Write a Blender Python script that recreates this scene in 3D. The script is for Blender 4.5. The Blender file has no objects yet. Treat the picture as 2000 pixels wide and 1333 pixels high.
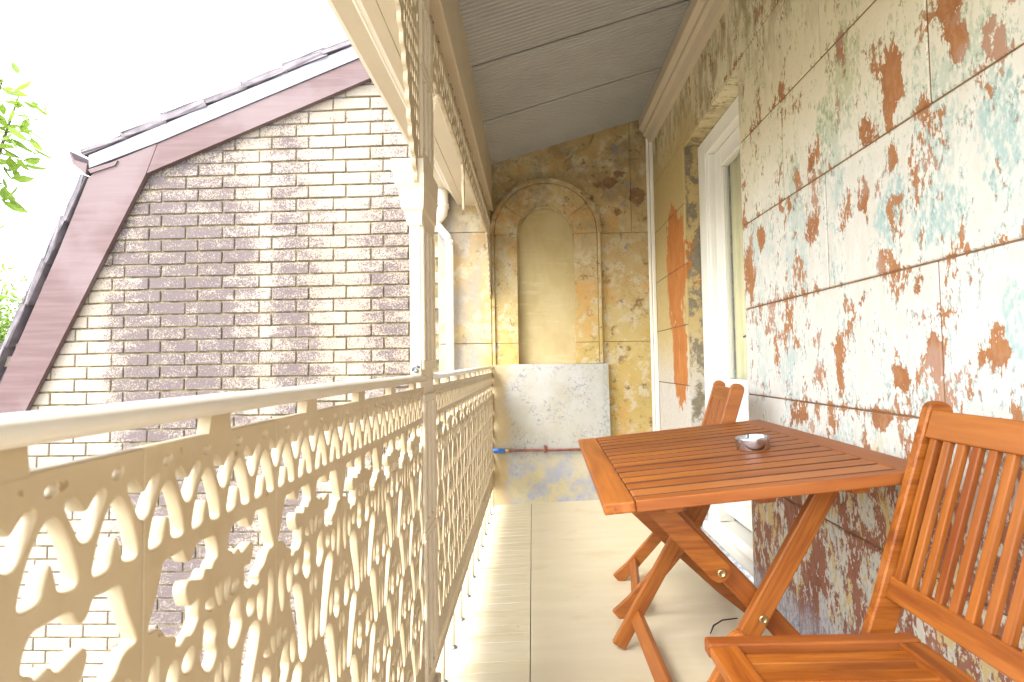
import bpy, bmesh, math, random
from mathutils import Vector, Matrix
random.seed(7)
S = bpy.context.scene
COL = S.collection
R = math.radians

# ------------------------------------------------------------------ camera
F_PX, CAM_H = 1100.0, 0.95
cam = bpy.data.cameras.new('camera')
cam.sensor_width = 36.0
cam.lens = F_PX / 2000 * 36
cam.clip_start = 0.02
cam.clip_end = 2000
cam.dof.use_dof = True
cam.dof.focus_distance = 2.6
cam.dof.aperture_fstop = 11
camo = bpy.data.objects.new('camera', cam)
COL.objects.link(camo)
pitch, yaw, roll = R(2.349), R(2.044), R(0.9)
fw = Vector((-math.sin(yaw) * math.cos(pitch), math.cos(yaw) * math.cos(pitch), math.sin(pitch)))
rt = Vector((math.cos(yaw), math.sin(yaw), 0))
up = rt.cross(fw)
rt, up = rt * math.cos(roll) - up * math.sin(roll), rt * math.sin(roll) + up * math.cos(roll)
camo.matrix_world = Matrix(((rt.x, up.x, -fw.x, 0), (rt.y, up.y, -fw.y, 0), (rt.z, up.z, -fw.z, CAM_H), (0, 0, 0, 1)))
S.camera = camo

# ------------------------------------------------------------------ light
SUN_EL, SUN_AZ = R(52), R(225)          # azimuth clockwise from +Y (north)
w = bpy.data.worlds.new('World')
S.world = w
w.use_nodes = True
nt = w.node_tree
bg = nt.nodes['Background']
sky = nt.nodes.new('ShaderNodeTexSky')
sky.sky_type = 'NISHITA'
sky.sun_disc = False
sky.sun_elevation = SUN_EL
sky.sun_rotation = SUN_AZ
sky.dust_density = 1.5
sky.air_density = 1.0
hs = nt.nodes.new('ShaderNodeHueSaturation')
hs.inputs['Saturation'].default_value = 0.42
nt.links.new(sky.outputs[0], hs.inputs['Color'])
nt.links.new(hs.outputs[0], bg.inputs[0])
bg.inputs[1].default_value = 0.15
sun = bpy.data.lights.new('sun', 'SUN')
sun.energy = 0.8
sun.angle = R(35)
sun.color = (1.0, 0.97, 0.93)
suno = bpy.data.objects.new('sun', sun)
COL.objects.link(suno)
sd = Vector((math.sin(SUN_AZ) * math.cos(SUN_EL), math.cos(SUN_AZ) * math.cos(SUN_EL), math.sin(SUN_EL)))
suno.rotation_euler = sd.to_track_quat('Z', 'Y').to_euler()
suno.location = sd * 30
S.view_settings.view_transform = 'Standard'
S.view_settings.look = 'None'
S.view_settings.exposure = 3.0
S.view_settings.gamma = 1.0
S.render.engine = 'CYCLES'
S.cycles.max_bounces = 6
S.cycles.diffuse_bounces = 4
S.cycles.glossy_bounces = 2
S.cycles.transmission_bounces = 4
S.cycles.use_adaptive_sampling = True
S.cycles.adaptive_threshold = 0.02
S.cycles.use_denoising = True

# ------------------------------------------------------------------ material helper
class NM:
    def __init__(s, name):
        s.m = bpy.data.materials.new(name)
        s.m.use_nodes = True
        s.t = s.m.node_tree
        s.b = s.t.nodes['Principled BSDF']
    def n(s, typ, **kw):
        x = s.t.nodes.new(typ)
        for k, v in kw.items():
            setattr(x, k, v)
        return x
    def put(s, sock, v):
        if v is None:
            return
        if hasattr(v, 'is_output'):
            s.t.links.new(v, sock)
        else:
            if isinstance(v, (tuple, list)) and len(v) == 3 and sock.type == 'RGBA':
                v = (*v, 1)
            sock.default_value = v
    def pos(s):
        return s.n('ShaderNodeNewGeometry').outputs['Position']
    def obj(s):
        return s.n('ShaderNodeTexCoord').outputs['Object']
    def rnd(s):
        return s.n('ShaderNodeObjectInfo').outputs['Random']
    def map(s, v, scale=(1, 1, 1), loc=(0, 0, 0), rot=(0, 0, 0)):
        x = s.n('ShaderNodeMapping')
        s.put(x.inputs[0], v)
        s.put(x.inputs['Scale'], scale)
        s.put(x.inputs['Location'], loc)
        s.put(x.inputs['Rotation'], rot)
        return x.outputs[0]
    def noise(s, v, sc, det=4, rough=.55, dist=0., col=False):
        x = s.n('ShaderNodeTexNoise')
        s.put(x.inputs['Vector'], v)
        x.inputs['Scale'].default_value = sc
        x.inputs['Detail'].default_value = det
        x.inputs['Roughness'].default_value = rough
        x.inputs['Distortion'].default_value = dist
        return x.outputs['Color' if col else 'Fac']
    def math(s, op, a, b=None, c=None, clamp=False):
        x = s.n('ShaderNodeMath', operation=op, use_clamp=clamp)
        s.put(x.inputs[0], a)
        s.put(x.inputs[1], b)
        s.put(x.inputs[2], c)
        return x.outputs[0]
    def step(s, v, lo, hi):
        x = s.n('ShaderNodeMapRange', interpolation_type='SMOOTHSTEP')
        s.put(x.inputs[0], v)
        x.inputs[1].default_value = lo
        x.inputs[2].default_value = hi
        return x.outputs[0]
    def mix(s, f, a, b, mode='MIX'):
        x = s.n('ShaderNodeMix', data_type='RGBA', blend_type=mode)
        s.put(x.inputs[0], f)
        s.put(x.inputs[6], a)
        s.put(x.inputs[7], b)
        return x.outputs[2]
    def sep(s, v):
        x = s.n('ShaderNodeSeparateXYZ')
        s.put(x.inputs[0], v)
        return x.outputs
    def vadd(s, a, b, scale=None):
        if scale is not None:
            m = s.n('ShaderNodeVectorMath', operation='SCALE')
            s.put(m.inputs[0], b)
            m.inputs['Scale'].default_value = scale
            b = m.outputs[0]
        x = s.n('ShaderNodeVectorMath', operation='ADD')
        s.put(x.inputs[0], a)
        s.put(x.inputs[1], b)
        return x.outputs[0]
    def blobs(s, y, z, lst):
        """max over ellipses (y,z,ry,rz) of 1-distance"""
        acc = None
        for (cy, cz, ry, rz) in lst:
            a = s.math('MULTIPLY', s.math('SUBTRACT', y, cy), 1 / ry)
            b = s.math('MULTIPLY', s.math('SUBTRACT', z, cz), 1 / rz)
            d = s.math('ADD', s.math('MULTIPLY', a, a), s.math('MULTIPLY', b, b))
            v = s.math('SUBTRACT', 1.0, d)
            acc = v if acc is None else s.math('MAXIMUM', acc, v)
        return acc
    def bump(s, h, strength=.3, dist=.003):
        x = s.n('ShaderNodeBump')
        x.inputs['Strength'].default_value = strength
        x.inputs['Distance'].default_value = dist
        s.put(x.inputs['Height'], h)
        s.put(s.b.inputs['Normal'], x.outputs[0])
    def fin(s, col, rough=.6, metal=0., spec=None):
        s.put(s.b.inputs['Base Color'], col)
        s.put(s.b.inputs['Roughness'], rough)
        s.put(s.b.inputs['Metallic'], metal)
        if spec is not None:
            s.b.inputs['Specular IOR Level'].default_value = spec
        return s.m

MAT = {}
def simple(name, col, rough=.5, metal=0., var=.12, sc=6., bump=.08):
    k = NM(name)
    p = k.pos()
    n1 = k.noise(p, sc, 6, .6)
    c = k.mix(k.step(n1, .3, .75), tuple(x * (1 - var) for x in col), tuple(min(x * (1 + var * .6), 1) for x in col))
    f = k.noise(p, 160, 3)
    k.bump(k.math('ADD', f, n1), bump, .002)
    MAT[name] = k.fin(c, rough, metal)
    return MAT[name]

simple('cream_trim', (.54, .45, .32), .45, var=.07, sc=3)
simple('ceiling_grey', (.37, .355, .33), .55, var=.08, sc=2.5)
simple('rail_paint', (.72, .68, .60), .35, var=.05, sc=5)
simple('post_paint', (.60, .52, .39), .4, var=.06, sc=7)
simple('white_door', (.84, .82, .74), .35, var=.03, sc=3)
simple('white_pvc', (.82, .77, .66), .35, var=.06, sc=5)
simple('dark_gap', (.03, .024, .018), .8, var=.2)
simple('curtain', (.74, .68, .36), .8, var=.12, sc=3)
simple('steel', (.62, .62, .63), .22, 1., var=.05, sc=30, bump=.02)
simple('brass', (.55, .43, .22), .3, 1., var=.1, sc=60)
simple('copper', (.22, .075, .05), .5, .3, var=.3, sc=25)
simple('blue_sleeve', (.03, .17, .62), .45, var=.1, sc=40)
simple('bolt_grey', (.25, .28, .31), .4, .8, var=.2, sc=80)
simple('white_verge', (.21, .21, .235), .6, var=.1, sc=3)
simple('tile', (.17, .145, .155), .85, var=.35, sc=9, bump=.5)
simple('twig', (.035, .025, .02), .8, var=.3, sc=40)
simple('bark', (.12, .085, .06), .9, var=.4, sc=14, bump=.8)
simple('ground', (.30, .29, .24), .95, var=.35, sc=1.2, bump=.4)

# lace paint: aged cream enamel with dirt specks
k = NM('lace_paint')
p = k.pos()
n1 = k.noise(p, 9, 6, .6)
c = k.mix(k.step(n1, .3, .75), (.43, .34, .21), (.48, .39, .255))
sp = k.step(k.noise(p, 48, 3, .6), .69, .73)
c = k.mix(k.math('MULTIPLY', sp, .65), c, (.22, .13, .05))
gr = k.step(k.noise(k.map(p, (1, 1, .5)), 16, 5, .65), .52, .70)
c = k.mix(k.math('MULTIPLY', gr, .30), c, (.34, .25, .13))
k.bump(k.math('ADD', k.noise(p, 120, 3), k.math('MULTIPLY', n1, 2.)), .12, .0012)
MAT['lace_paint'] = k.fin(c, .42)

for wname in ('wood', 'wood_slat'):
    # oiled acacia
    k = NM(wname)
    o = k.obj()
    r = k.rnd()
    off = k.n('ShaderNodeCombineXYZ')
    k.put(off.inputs[0], k.math('MULTIPLY', r, 37.))
    k.put(off.inputs[1], k.math('MULTIPLY', r, 11.))
    o2 = k.vadd(o, off.outputs[0])
    g = k.noise(k.map(o2, (5, 70, 70)), 1.0, 7, .62, .6)
    big = k.noise(k.map(o2, (2.2, 22, 22)), 1.0, 4, .5, .4)
    c = k.mix(k.step(g, .3, .72), (.20, .047, .0045), (.39, .125, .013))
    c = k.mix(k.math('MULTIPLY', k.step(big, .5, .72), .6), c, (.42, .150, .038))
    c = k.mix(k.math('MULTIPLY', k.step(big, .47, .3), .55), c, (.13, .028, .006))
    c = k.mix(k.math('MULTIPLY', k.math('MULTIPLY', r, r), .55), c, (.36, .125, .030))
    c = k.mix(k.math('MULTIPLY', k.step(k.math('FRACT', k.math('MULTIPLY', r, 7.31)), .55, 1.), .45), c, (.17, .036, .008))
    kn = k.step(k.noise(k.map(o2, (9, 30, 30)), 1.0, 2), .76, .82)
    c = k.mix(k.math('MULTIPLY', kn, .7), c, (.10, .035, .015))
    if wname == 'wood_slat':          # gap shade painted along the long edges of the table slats
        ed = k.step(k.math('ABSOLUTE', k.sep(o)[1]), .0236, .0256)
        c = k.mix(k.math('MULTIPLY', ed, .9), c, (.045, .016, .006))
    k.bump(g, .18, .0012)
    MAT[wname] = k.fin(c, k.math('ADD', .36, k.math('MULTIPLY', g, .22)), 0., .35)

# floor boards: cream deck paint with scuffs
k = NM('floor_paint')
p = k.pos()
r = k.rnd()
n1 = k.noise(k.map(p, (1, 5, 1)), 2.2, 6, .6)
c = k.mix(k.step(n1, .3, .75), (.56, .49, .325), (.625, .555, .395))
c = k.mix(k.math('MULTIPLY', r, .22), c, (.50, .44, .33))
sc = k.step(k.noise(k.map(p, (9, 2.5, 1), rot=(0, 0, .7)), 3.2, 6, .7), .66, .74)
c = k.mix(k.math('MULTIPLY', sc, .45), c, (.33, .28, .21))
sm = k.step(k.noise(k.map(p, (1.2, 2, 1), loc=(2, 5, 0)), 2.6, 5, .6), .54, .70)
c = k.mix(k.math('MULTIPLY', sm, .35), c, (.42, .31, .15))
lw = k.math('MULTIPLY', k.step(k.sep(p)[0], .02, -.2), k.step(k.noise(k.map(p, (1.2, 9, 1), loc=(7, 0, 0)), 2.2, 4, .6), .55, .66))
c = k.mix(k.math('MULTIPLY', lw, .5), c, (.36, .25, .10))
dots = k.step(k.noise(p, 38, 2), .76, .80)
c = k.mix(k.math('MULTIPLY', dots, .5), c, (.28, .21, .12))
k.bump(k.math('ADD', n1, k.noise(p, 90, 3)), .1, .002)
MAT['floor_paint'] = k.fin(c, k.math('ADD', .32, k.math('MULTIPLY', n1, .2)))

# neighbour's brick: cream brick with dark weather stains in vertical streams
k = NM('brick')
p = k.pos()
r = k.rnd()
xs = k.sep(p)
st = k.noise(k.map(p, (1.15, 1, .16), loc=(3.3, 0, 0)), 1.55, 3, .5)
def strip(c0, hw_, amp):
    return k.math('MULTIPLY', k.step(k.math('ABSOLUTE', k.math('ADD', k.math('ADD', xs[0], -c0), k.math('MULTIPLY', k.math('SUBTRACT', st, .5), 1.0))), hw_ + .30, hw_ - .26), amp)
bands = k.math('MAXIMUM', strip(-2.50, .40, 1.), k.math('MAXIMUM', strip(-1.72, .26, .86), strip(-.98, .22, .72)))
zfade = k.step(xs[2], 2.75, 1.60)
low = k.step(xs[2], .75, -.6)
fine = k.noise(p, 110, 3, .75)
mid = k.noise(k.map(p, (1, 1, 2.4)), 7, 4, .6)
v = k.math('ADD', k.math('MULTIPLY', bands, .70), -.34)
v = k.math('ADD', v, k.math('MULTIPLY', k.math('SUBTRACT', mid, .5), 1.15))
v = k.math('ADD', v, k.math('MULTIPLY', k.math('SUBTRACT', r, .5), .12))
v = k.math('ADD', v, k.math('MULTIPLY', k.math('SUBTRACT', zfade, 1.), .22))
v = k.math('ADD', v, k.math('MULTIPLY', k.math('SUBTRACT', fine, .5), 2.6))
dark = k.step(v, -.12, .24)
base = k.mix(k.step(k.noise(p, 3, 4), .35, .7), (.285, .235, .175), (.33, .28, .225))
base = k.mix(k.math('MULTIPLY', r, .3), base, (.30, .215, .17))
col = k.mix(k.math('MULTIPLY', dark, .90), base, k.mix(mid, (.058, .041, .043), (.098, .070, .073)))
pits = k.step(k.noise(p, 60, 2), .72, .77)
col = k.mix(k.math('MULTIPLY', pits, .55), col, (.17, .11, .07))
k.bump(k.noise(p, 85, 2, .7), .35, .003)
MAT['brick'] = k.fin(col, .85)

k = NM('mortar')
p = k.pos()
n1 = k.noise(p, 14, 5, .65)
c = k.mix(k.step(n1, .35, .7), (.10, .078, .038), (.26, .21, .115))
k.bump(k.noise(p, 90, 4), .5, .003)
MAT['mortar'] = k.fin(c, .95)

k = NM('red_timber')
p = k.pos()
g = k.noise(k.map(k.obj(), (1.4, 22, 22)), 1.0, 6, .6, .5)
n1 = k.noise(p, 1.7, 4, .5)
c = k.mix(k.step(g, .3, .75), (.088, .046, .043), (.125, .074, .071))
c = k.mix(k.math('MULTIPLY', k.step(n1, .46, .66), .5), c, (.17, .125, .125))
k.bump(g, .25, .002)
MAT['red_timber'] = k.fin(c, .7)

# ---- peeling render on the house wall (varies over Y and Z)
k = NM('house_render')
p = k.pos()
wob = k.vadd(p, k.noise(p, 7, 5, .65, col=True), .14)
wob = k.vadd(wob, (-.07, -.07, -.07))
ws = k.sep(wob)
Y, Z = ws[1], ws[2]
n_big = k.noise(k.map(p, (1, 1.25, 1)), 4.2, 5, .66, .35)
n_mid = k.noise(k.map(p, (1, 1.5, .8)), 12.5, 5, .70, .3)
n_fine = k.noise(k.map(p, (1, 2.2, 1)), 46, 3, .75)
scr = k.noise(k.map(p, (1, 14, 3.5), rot=(.45, 0, 0)), 6, 5, .7)
# layers: cream paint
cream = k.mix(k.step(n_mid, .3, .7), (.57, .535, .455), (.65, .63, .565))
warm = k.step(Z, 1.35, 1.95)
cream = k.mix(k.math('MULTIPLY', warm, .8), cream, (.68, .595, .36))
# teal / green under-paint
teal = k.step(k.math('ADD', k.noise(k.map(p, (1, 2., .8), loc=(0, 4, 2)), 3.2, 6, .62), k.math('MULTIPLY', k.math('SUBTRACT', n_fine, .5), .55)), .55, .63)
tb = k.step(k.blobs(Y, Z, [(1.20, 1.24, .10, .07), (1.04, 1.36, .05, .13), (1.36, 1.30, .06, .09), (1.65, 1.62, .05, .10), (1.02, 1.02, .04, .09)]), 0., .4)
teal = k.math('MAXIMUM', k.math('MULTIPLY', teal, .55), k.math('MULTIPLY', tb, k.step(n_fine, .36, .6)))
col = k.mix(k.math('MULTIPLY', teal, .8), cream, k.mix(k.step(Z, 1.35, 1.75), (.27, .42, .40), (.25, .31, .13)))
# terracotta patches
ob = k.blobs(Y, Z, [(1.135, 1.66, .055, .16), (1.345, 1.585, .055, .105), (1.42, 1.53, .06, .05), (2.22, 1.30, .06, .15), (1.72, 1.54, .035, .06),
                    (1.54, 1.80, .05, .05), (1.03, 1.56, .03, .05), (1.75, 1.36, .05, .07), (1.86, 1.45, .05, .05), (2.10, 1.42, .05, .06),
                    (1.26, 1.115, .035, .04), (1.475, 1.11, .03, .035), (1.60, .95, .035, .11), (1.224, .96, .03, .055), (1.34, .91, .04, .03),
                    (1.43, .80, .08, .035), (1.86, .78, .08, .05), (1.075, .95, .05, .06), (1.45, 1.37, .03, .06), (1.36, 1.44, .03, .05), (.75, 1.3, .10, .2), (.6, 1.7, .15, .12)])
zlow = k.step(Z, .86, .55)
thr = k.math('ADD', k.math('MULTIPLY', k.math('SUBTRACT', n_big, .5), 1.5), k.math('ADD', k.math('MULTIPLY', k.math('SUBTRACT', n_mid, .5), 2.3), k.math('MULTIPLY', k.math('SUBTRACT', n_fine, .5), .95)))
zj = k.math('ABSOLUTE', k.math('SUBTRACT', k.math('FRACT', k.math('MULTIPLY', k.math('SUBTRACT', k.sep(p)[2], .477 - .338), 1 / .3385)), .5))
jn = k.step(zj, .44, .495)
yj = k.math('ABSOLUTE', k.math('SUBTRACT', k.math('FRACT', k.math('MULTIPLY', k.math('ADD', k.sep(p)[1], .19), 1 / .35)), .5))
jn = k.math('MAXIMUM', jn, k.math('MULTIPLY', k.step(yj, .44, .49), .4))
thr = k.math('ADD', thr, k.math('MULTIPLY', jn, .17))
pm = k.math('ADD', thr, k.math('MULTIPLY', k.math('MAXIMUM', ob, -.06), .50))
farw = k.step(k.sep(p)[1], 2.6, 3.1)
pm2 = k.math('ADD', pm, k.math('MULTIPLY', zlow, .40))
orange = k.step(pm2, .235, .275)
edge = k.math('MULTIPLY', k.step(pm2, .19, .235), k.math('SUBTRACT', 1., orange))
halo = k.math('MULTIPLY', k.step(pm2, -.02, .20), k.step(k.math('ADD', n_fine, k.math('MULTIPLY', k.math('SUBTRACT', scr, .5), .5)), .47, .60))
col = k.mix(k.math('MULTIPLY', halo, .75), col, k.mix(k.step(Z, 1.35, 1.75), (.24, .36, .33), (.24, .27, .10)))
oc = k.mix(k.step(n_mid, .35, .65), (.25, .090, .022), (.35, .145, .045))
oc = k.mix(k.math('MULTIPLY', k.step(n_fine, .5, .62), .35), oc, (.38, .23, .15))
oc = k.mix(k.math('MULTIPLY', k.step(k.noise(p, 5.5, 3, .5), .56, .66), .65), oc, (.40, .255, .185))
oc = k.mix(k.math('MULTIPLY', zlow, .8), oc, k.mix(k.step(n_mid, .4, .6), (.20, .072, .045), (.30, .125, .085)))
col = k.mix(k.math('MULTIPLY', edge, .5), col, (.30, .18, .10))
col = k.mix(orange, col, oc)
# pale flakes left on the red lower wall
fl = k.math('MULTIPLY', zlow, k.step(k.noise(k.map(p, (1, 1.5, .7), loc=(0, 9, 1)), 9, 5, .74, .3), .535, .57))
col = k.mix(fl, col, k.mix(k.step(n_big, .45, .55), (.58, .46, .22), (.66, .62, .54)))
# bare grey-pink render
bare = k.step(k.math('ADD', k.noise(k.map(p, loc=(0, 21, 4)), 3.1, 6, .55), k.math('MULTIPLY', zlow, -.02)), .685, .695)
col = k.mix(k.math('MULTIPLY', bare, .85), col, (.44, .365, .295))
# dark scrapes and pock marks
dk = k.math('MULTIPLY', k.step(scr, .61, .70), k.step(n_mid, .42, .60))
col = k.mix(k.math('MULTIPLY', dk, .6), col, (.27, .21, .11))
vl = k.step(k.noise(k.map(p, (1, 30, 1.3)), 3.0, 4, .7), .64, .70)
col = k.mix(k.math('MULTIPLY', vl, k.math('MULTIPLY', k.step(n_fine, .40, .55), .55)), col, (.22, .22, .18))
pk = k.step(k.noise(k.map(p, (1, 1.6, 1)), 55, 2), .70, .76)
col = k.mix(k.math('MULTIPLY', pk, .5), col, (.25, .15, .08))
# top of the wall: brown water staining
top = k.math('ADD', k.step(Z, 1.75, 2.35), k.math('MULTIPLY', k.math('SUBTRACT', n_mid, .5), .6))
tm = k.math('MULTIPLY', top, k.step(k.noise(k.map(p, (1, 4, 1.4), rot=(.5, 0, 0)), 4, 7, .7, .4), .43, .60))
col = k.mix(k.math('MULTIPLY', k.math('MINIMUM', tm, 1.), .65), col, k.mix(n_fine, (.13, .08, .035), (.34, .22, .085)))
# beyond the door: orange coat with white streaks below
fo = k.math('ADD', k.math('ADD', k.math('MULTIPLY', k.math('SUBTRACT', n_mid, .5), 1.1), k.math('MULTIPLY', k.math('SUBTRACT', n_big, .45), 1.5)), k.math('MULTIPLY', k.blobs(Y, Z, [(3.35, 1.5, .22, .34), (3.30, 1.0, .14, .35)]), .5))
of = k.mix(k.step(n_mid, .3, .7), (.36, .115, .018), (.44, .165, .036))
fcol = k.mix(k.step(Z, 1.2, .7), (.46, .34, .14), (.50, .46, .39))
fcol = k.mix(k.math('MULTIPLY', k.step(n_fine, .52, .62), .4), fcol, (.30, .21, .09))
fcol = k.mix(k.step(fo, .06, .12), fcol, of)
jam = k.math('MULTIPLY', k.step(k.sep(p)[0], .862, .872), k.step(n_mid, .45, .55))
fcol = k.mix(jam, fcol, k.mix(n_fine, (.09, .065, .04), (.30, .25, .16)))
col = k.mix(k.math('MULTIPLY', farw, k.step(Z, 2.5, 2.1)), col, fcol)
# salts at the foot of the wall
ft = k.step(k.math('ADD', Z, k.math('MULTIPLY', k.math('SUBTRACT', n_mid, .5), .25)), .22, .10)
col = k.mix(k.math('MULTIPLY', ft, .85), col, k.mix(k.step(n_fine, .42, .6), (.62, .60, .58), (.30, .33, .42)))
k.bump(k.noise(k.map(p, (1, 1.5, 1)), 30, 3, .7), .45, .003)
MAT['house_render'] = k.fin(col, .8)

# ---- ochre render on the end wall
k = NM('end_render')
p = k.pos()
s3 = k.sep(p)
n_big = k.noise(p, 3.4, 7, .6, .3)
n_mid = k.noise(p, 11, 7, .68, .3)
n_fine = k.noise(p, 60, 4, .75)
col = k.mix(k.step(n_big, .3, .7), (.39, .265, .105), (.48, .37, .19))
col = k.mix(k.step(s3[2], 1.7, 1.0), col, k.mix(k.step(n_big, .35, .65), (.43, .29, .075), (.47, .36, .14)))
col = k.mix(k.math('MULTIPLY', k.step(n_mid, .50, .58), .85), col, (.50, .42, .275))
dk2 = k.step(k.noise(k.map(p, loc=(9, 0, 2)), 14, 6, .72), .56, .66)
col = k.mix(k.math('MULTIPLY', dk2, .8), col, (.15, .085, .028))
col = k.mix(k.math('MULTIPLY', k.step(k.noise(k.map(p, loc=(5, 0, 3)), 4.5, 6, .6), .52, .66), .7), col, (.50, .27, .07))
upper = k.step(s3[2], 1.55, 2.15)
col = k.mix(k.math('MULTIPLY', k.math('MULTIPLY', upper, k.step(k.noise(k.map(p, loc=(2, 0, 7)), 5, 7, .68), .42, .64)), .62), col, k.mix(n_fine, (.105, .072, .037), (.24, .18, .105)))
speck = k.math('MULTIPLY', k.step(n_fine, .52, .62), k.step(k.noise(k.map(p, loc=(1, 0, 1)), 6, 5), .45, .6))
col = k.mix(k.math('MULTIPLY', speck, .55), col, (.20, .155, .06))
olive = k.step(k.noise(k.map(p, (2, 1, .8), loc=(8, 0, 0)), 4, 7, .7), .56, .66)
col = k.mix(k.math('MULTIPLY', olive, .28), col, (.28, .24, .09))
wobv = k.vadd(p, k.noise(p, 16, 4, .7, col=True), .10)
wsv = k.sep(k.vadd(wobv, (-.05, -.05, -.05)))
br = k.step(k.blobs(wsv[0], wsv[2], [(.74, 2.10, .055, .075), (.56, 2.20, .06, .05), (.60, 2.00, .03, .03), (.81, 1.93, .04, .03), (.62, 2.26, .04, .025), (.47, 2.19, .035, .04), (.80, 2.45, .03, .02)]), .0, .25)
br = k.math('MULTIPLY', br, k.step(n_mid, .36, .52))
col = k.mix(k.math('MULTIPLY', br, .85), col, (.17, .085, .032))
bl = k.step(k.blobs(wsv[0], wsv[2], [(.60, 2.44, .025, .04), (.68, 2.18, .035, .02), (.65, 2.05, .02, .025), (.66, 1.75, .015, .02)]), .1, .3)
bl = k.math('MULTIPLY', bl, k.step(n_fine, .40, .58))
col = k.mix(k.math('MULTIPLY', bl, .75), col, (.14, .18, .30))
grey = k.step(s3[0], -.26, -.42)
col = k.mix(k.math('MULTIPLY', grey, k.step(k.noise(k.map(p, (1, 1, .5)), 4, 5), .35, .6)), col, k.mix(n_fine, (.17, .15, .135), (.36, .33, .28)))
k.bump(k.math('ADD', n_mid, k.math('MULTIPLY', n_fine, .6)), .45, .004)
MAT['end_render'] = k.fin(col, .85)

k = NM('niche_render')
p = k.pos()
n1 = k.noise(k.map(p, (1.2, 1, .8)), 4, 6, .6)
n2 = k.noise(k.map(p, (1, 1, 6)), 6, 4, .6)
c = k.mix(k.step(n1, .3, .7), (.42, .315, .135), (.50, .40, .20))
c = k.mix(k.math('MULTIPLY', k.step(n2, .55, .7), .4), c, (.58, .48, .29))
k.bump(k.noise(p, 50, 4), .15, .002)
MAT['niche_render'] = k.fin(c, .75)

k = NM('slab_render')
p = k.pos()
s3 = k.sep(p)
n1 = k.noise(p, 5, 7, .65)
n2 = k.noise(p, 42, 5, .75)
c = k.mix(k.step(n1, .3, .7), (.36, .335, .26), (.42, .41, .375))
fl = k.math('MULTIPLY', k.step(n2, .52, .60), k.step(k.noise(k.map(p, loc=(3, 0, 5)), 7, 5), .42, .58))
c = k.mix(k.math('MULTIPLY', fl, .7), c, (.15, .155, .21))
lo = k.step(k.math('ADD', s3[2], k.math('MULTIPLY', k.math('SUBTRACT', n1, .5), .5)), .42, .22)
c = k.mix(k.math('MULTIPLY', lo, k.step(n2, .38, .58)), c, k.mix(k.step(k.noise(p, 9, 4), .42, .58), (.30, .32, .42), (.50, .42, .22)))
le = k.step(k.math('ADD', s3[0], k.math('MULTIPLY', k.math('SUBTRACT', n1, .5), .22)), -.13, -.22)
c = k.mix(k.math('MULTIPLY', le, .85), c, k.mix(n2, (.34, .235, .095), (.50, .38, .20)))
rdg = k.math('MULTIPLY', k.step(k.math('ABSOLUTE', k.math('SUBTRACT', s3[0], .49)), .025, .01), k.step(n2, .42, .55))
c = k.mix(k.math('MULTIPLY', rdg, .6), c, (.25, .27, .24))
k.bump(k.math('ADD', n1, k.math('MULTIPLY', n2, .5)), .35, .003)
MAT['slab_render'] = k.fin(c, .8)

k = NM('glass')
k.b.inputs['Alpha'].default_value = .12
MAT['glass'] = k.fin((.85, .88, .80), .03)

def leafmat(name, a, b):
    k = NM(name)
    n1 = k.noise(k.pos(), 4.5, 3)
    c = k.mix(k.step(n1, .35, .65), a, b)
    k.fin(c, .45)
    tr = k.n('ShaderNodeBsdfTranslucent')
    k.put(tr.inputs[0], k.mix(.5, c, (.30, .42, .04)))
    ms = k.n('ShaderNodeMixShader')
    ms.inputs[0].default_value = .45
    k.t.links.new(k.b.outputs[0], ms.inputs[1])
    k.t.links.new(tr.outputs[0], ms.inputs[2])
    out = k.t.nodes['Material Output']
    k.t.links.new(ms.outputs[0], out.inputs[0])
    MAT[name] = k.m
leafmat('leaf_bright', (.17, .28, .035), (.30, .40, .08))
leafmat('leaf_dark', (.13, .22, .05), (.24, .32, .08))

# ------------------------------------------------------------------ object helpers
def link(o, parent=None):
    COL.objects.link(o)
    if parent is not None:
        o.parent = parent
        o.matrix_parent_inverse = parent.matrix_world.inverted()
    return o
def tag(o, label, cat, group=None):
    o['label'] = label
    o['category'] = cat
    if group:
        o['group'] = group
    return o
def empty(name, loc, label, cat, group=None):
    o = bpy.data.objects.new(name, None)
    o.empty_display_size = .1
    o.matrix_world = Matrix.Translation(loc)
    COL.objects.link(o)
    return tag(o, label, cat, group)
def from_bm(name, bm, mat, parent=None, mx=None, smooth=False):
    me = bpy.data.meshes.new(name)
    bm.normal_update()
    bm.to_mesh(me)
    bm.free()
    me.materials.append(MAT[mat])
    if smooth:
        for f in me.polygons:
            f.use_smooth = True
    o = bpy.data.objects.new(name, me)
    if mx is not None:
        o.matrix_world = mx
    return link(o, parent)
def box_bm(sx, sy, sz, bev=0., seg=1):
    bm = bmesh.new()
    bmesh.ops.create_cube(bm, size=1.)
    bmesh.ops.scale(bm, vec=(sx, sy, sz), verts=bm.verts)
    if bev > 0:
        bmesh.ops.bevel(bm, geom=bm.edges[:], offset=bev, segments=seg, affect='EDGES', profile=.5)
    return bm
def box(name, x, y, z, mat, parent=None, bev=.002, seg=1):
    bm = box_bm(x[1] - x[0], y[1] - y[0], z[1] - z[0], bev, seg)
    return from_bm(name, bm, mat, parent, Matrix.Translation(((x[0] + x[1]) / 2, (y[0] + y[1]) / 2, (z[0] + z[1]) / 2)))
def frame(p, ex, ey, ez):
    return Matrix(((ex.x, ey.x, ez.x, p.x), (ex.y, ey.y, ez.y, p.y), (ex.z, ey.z, ez.z, p.z), (0, 0, 0, 1)))
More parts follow.
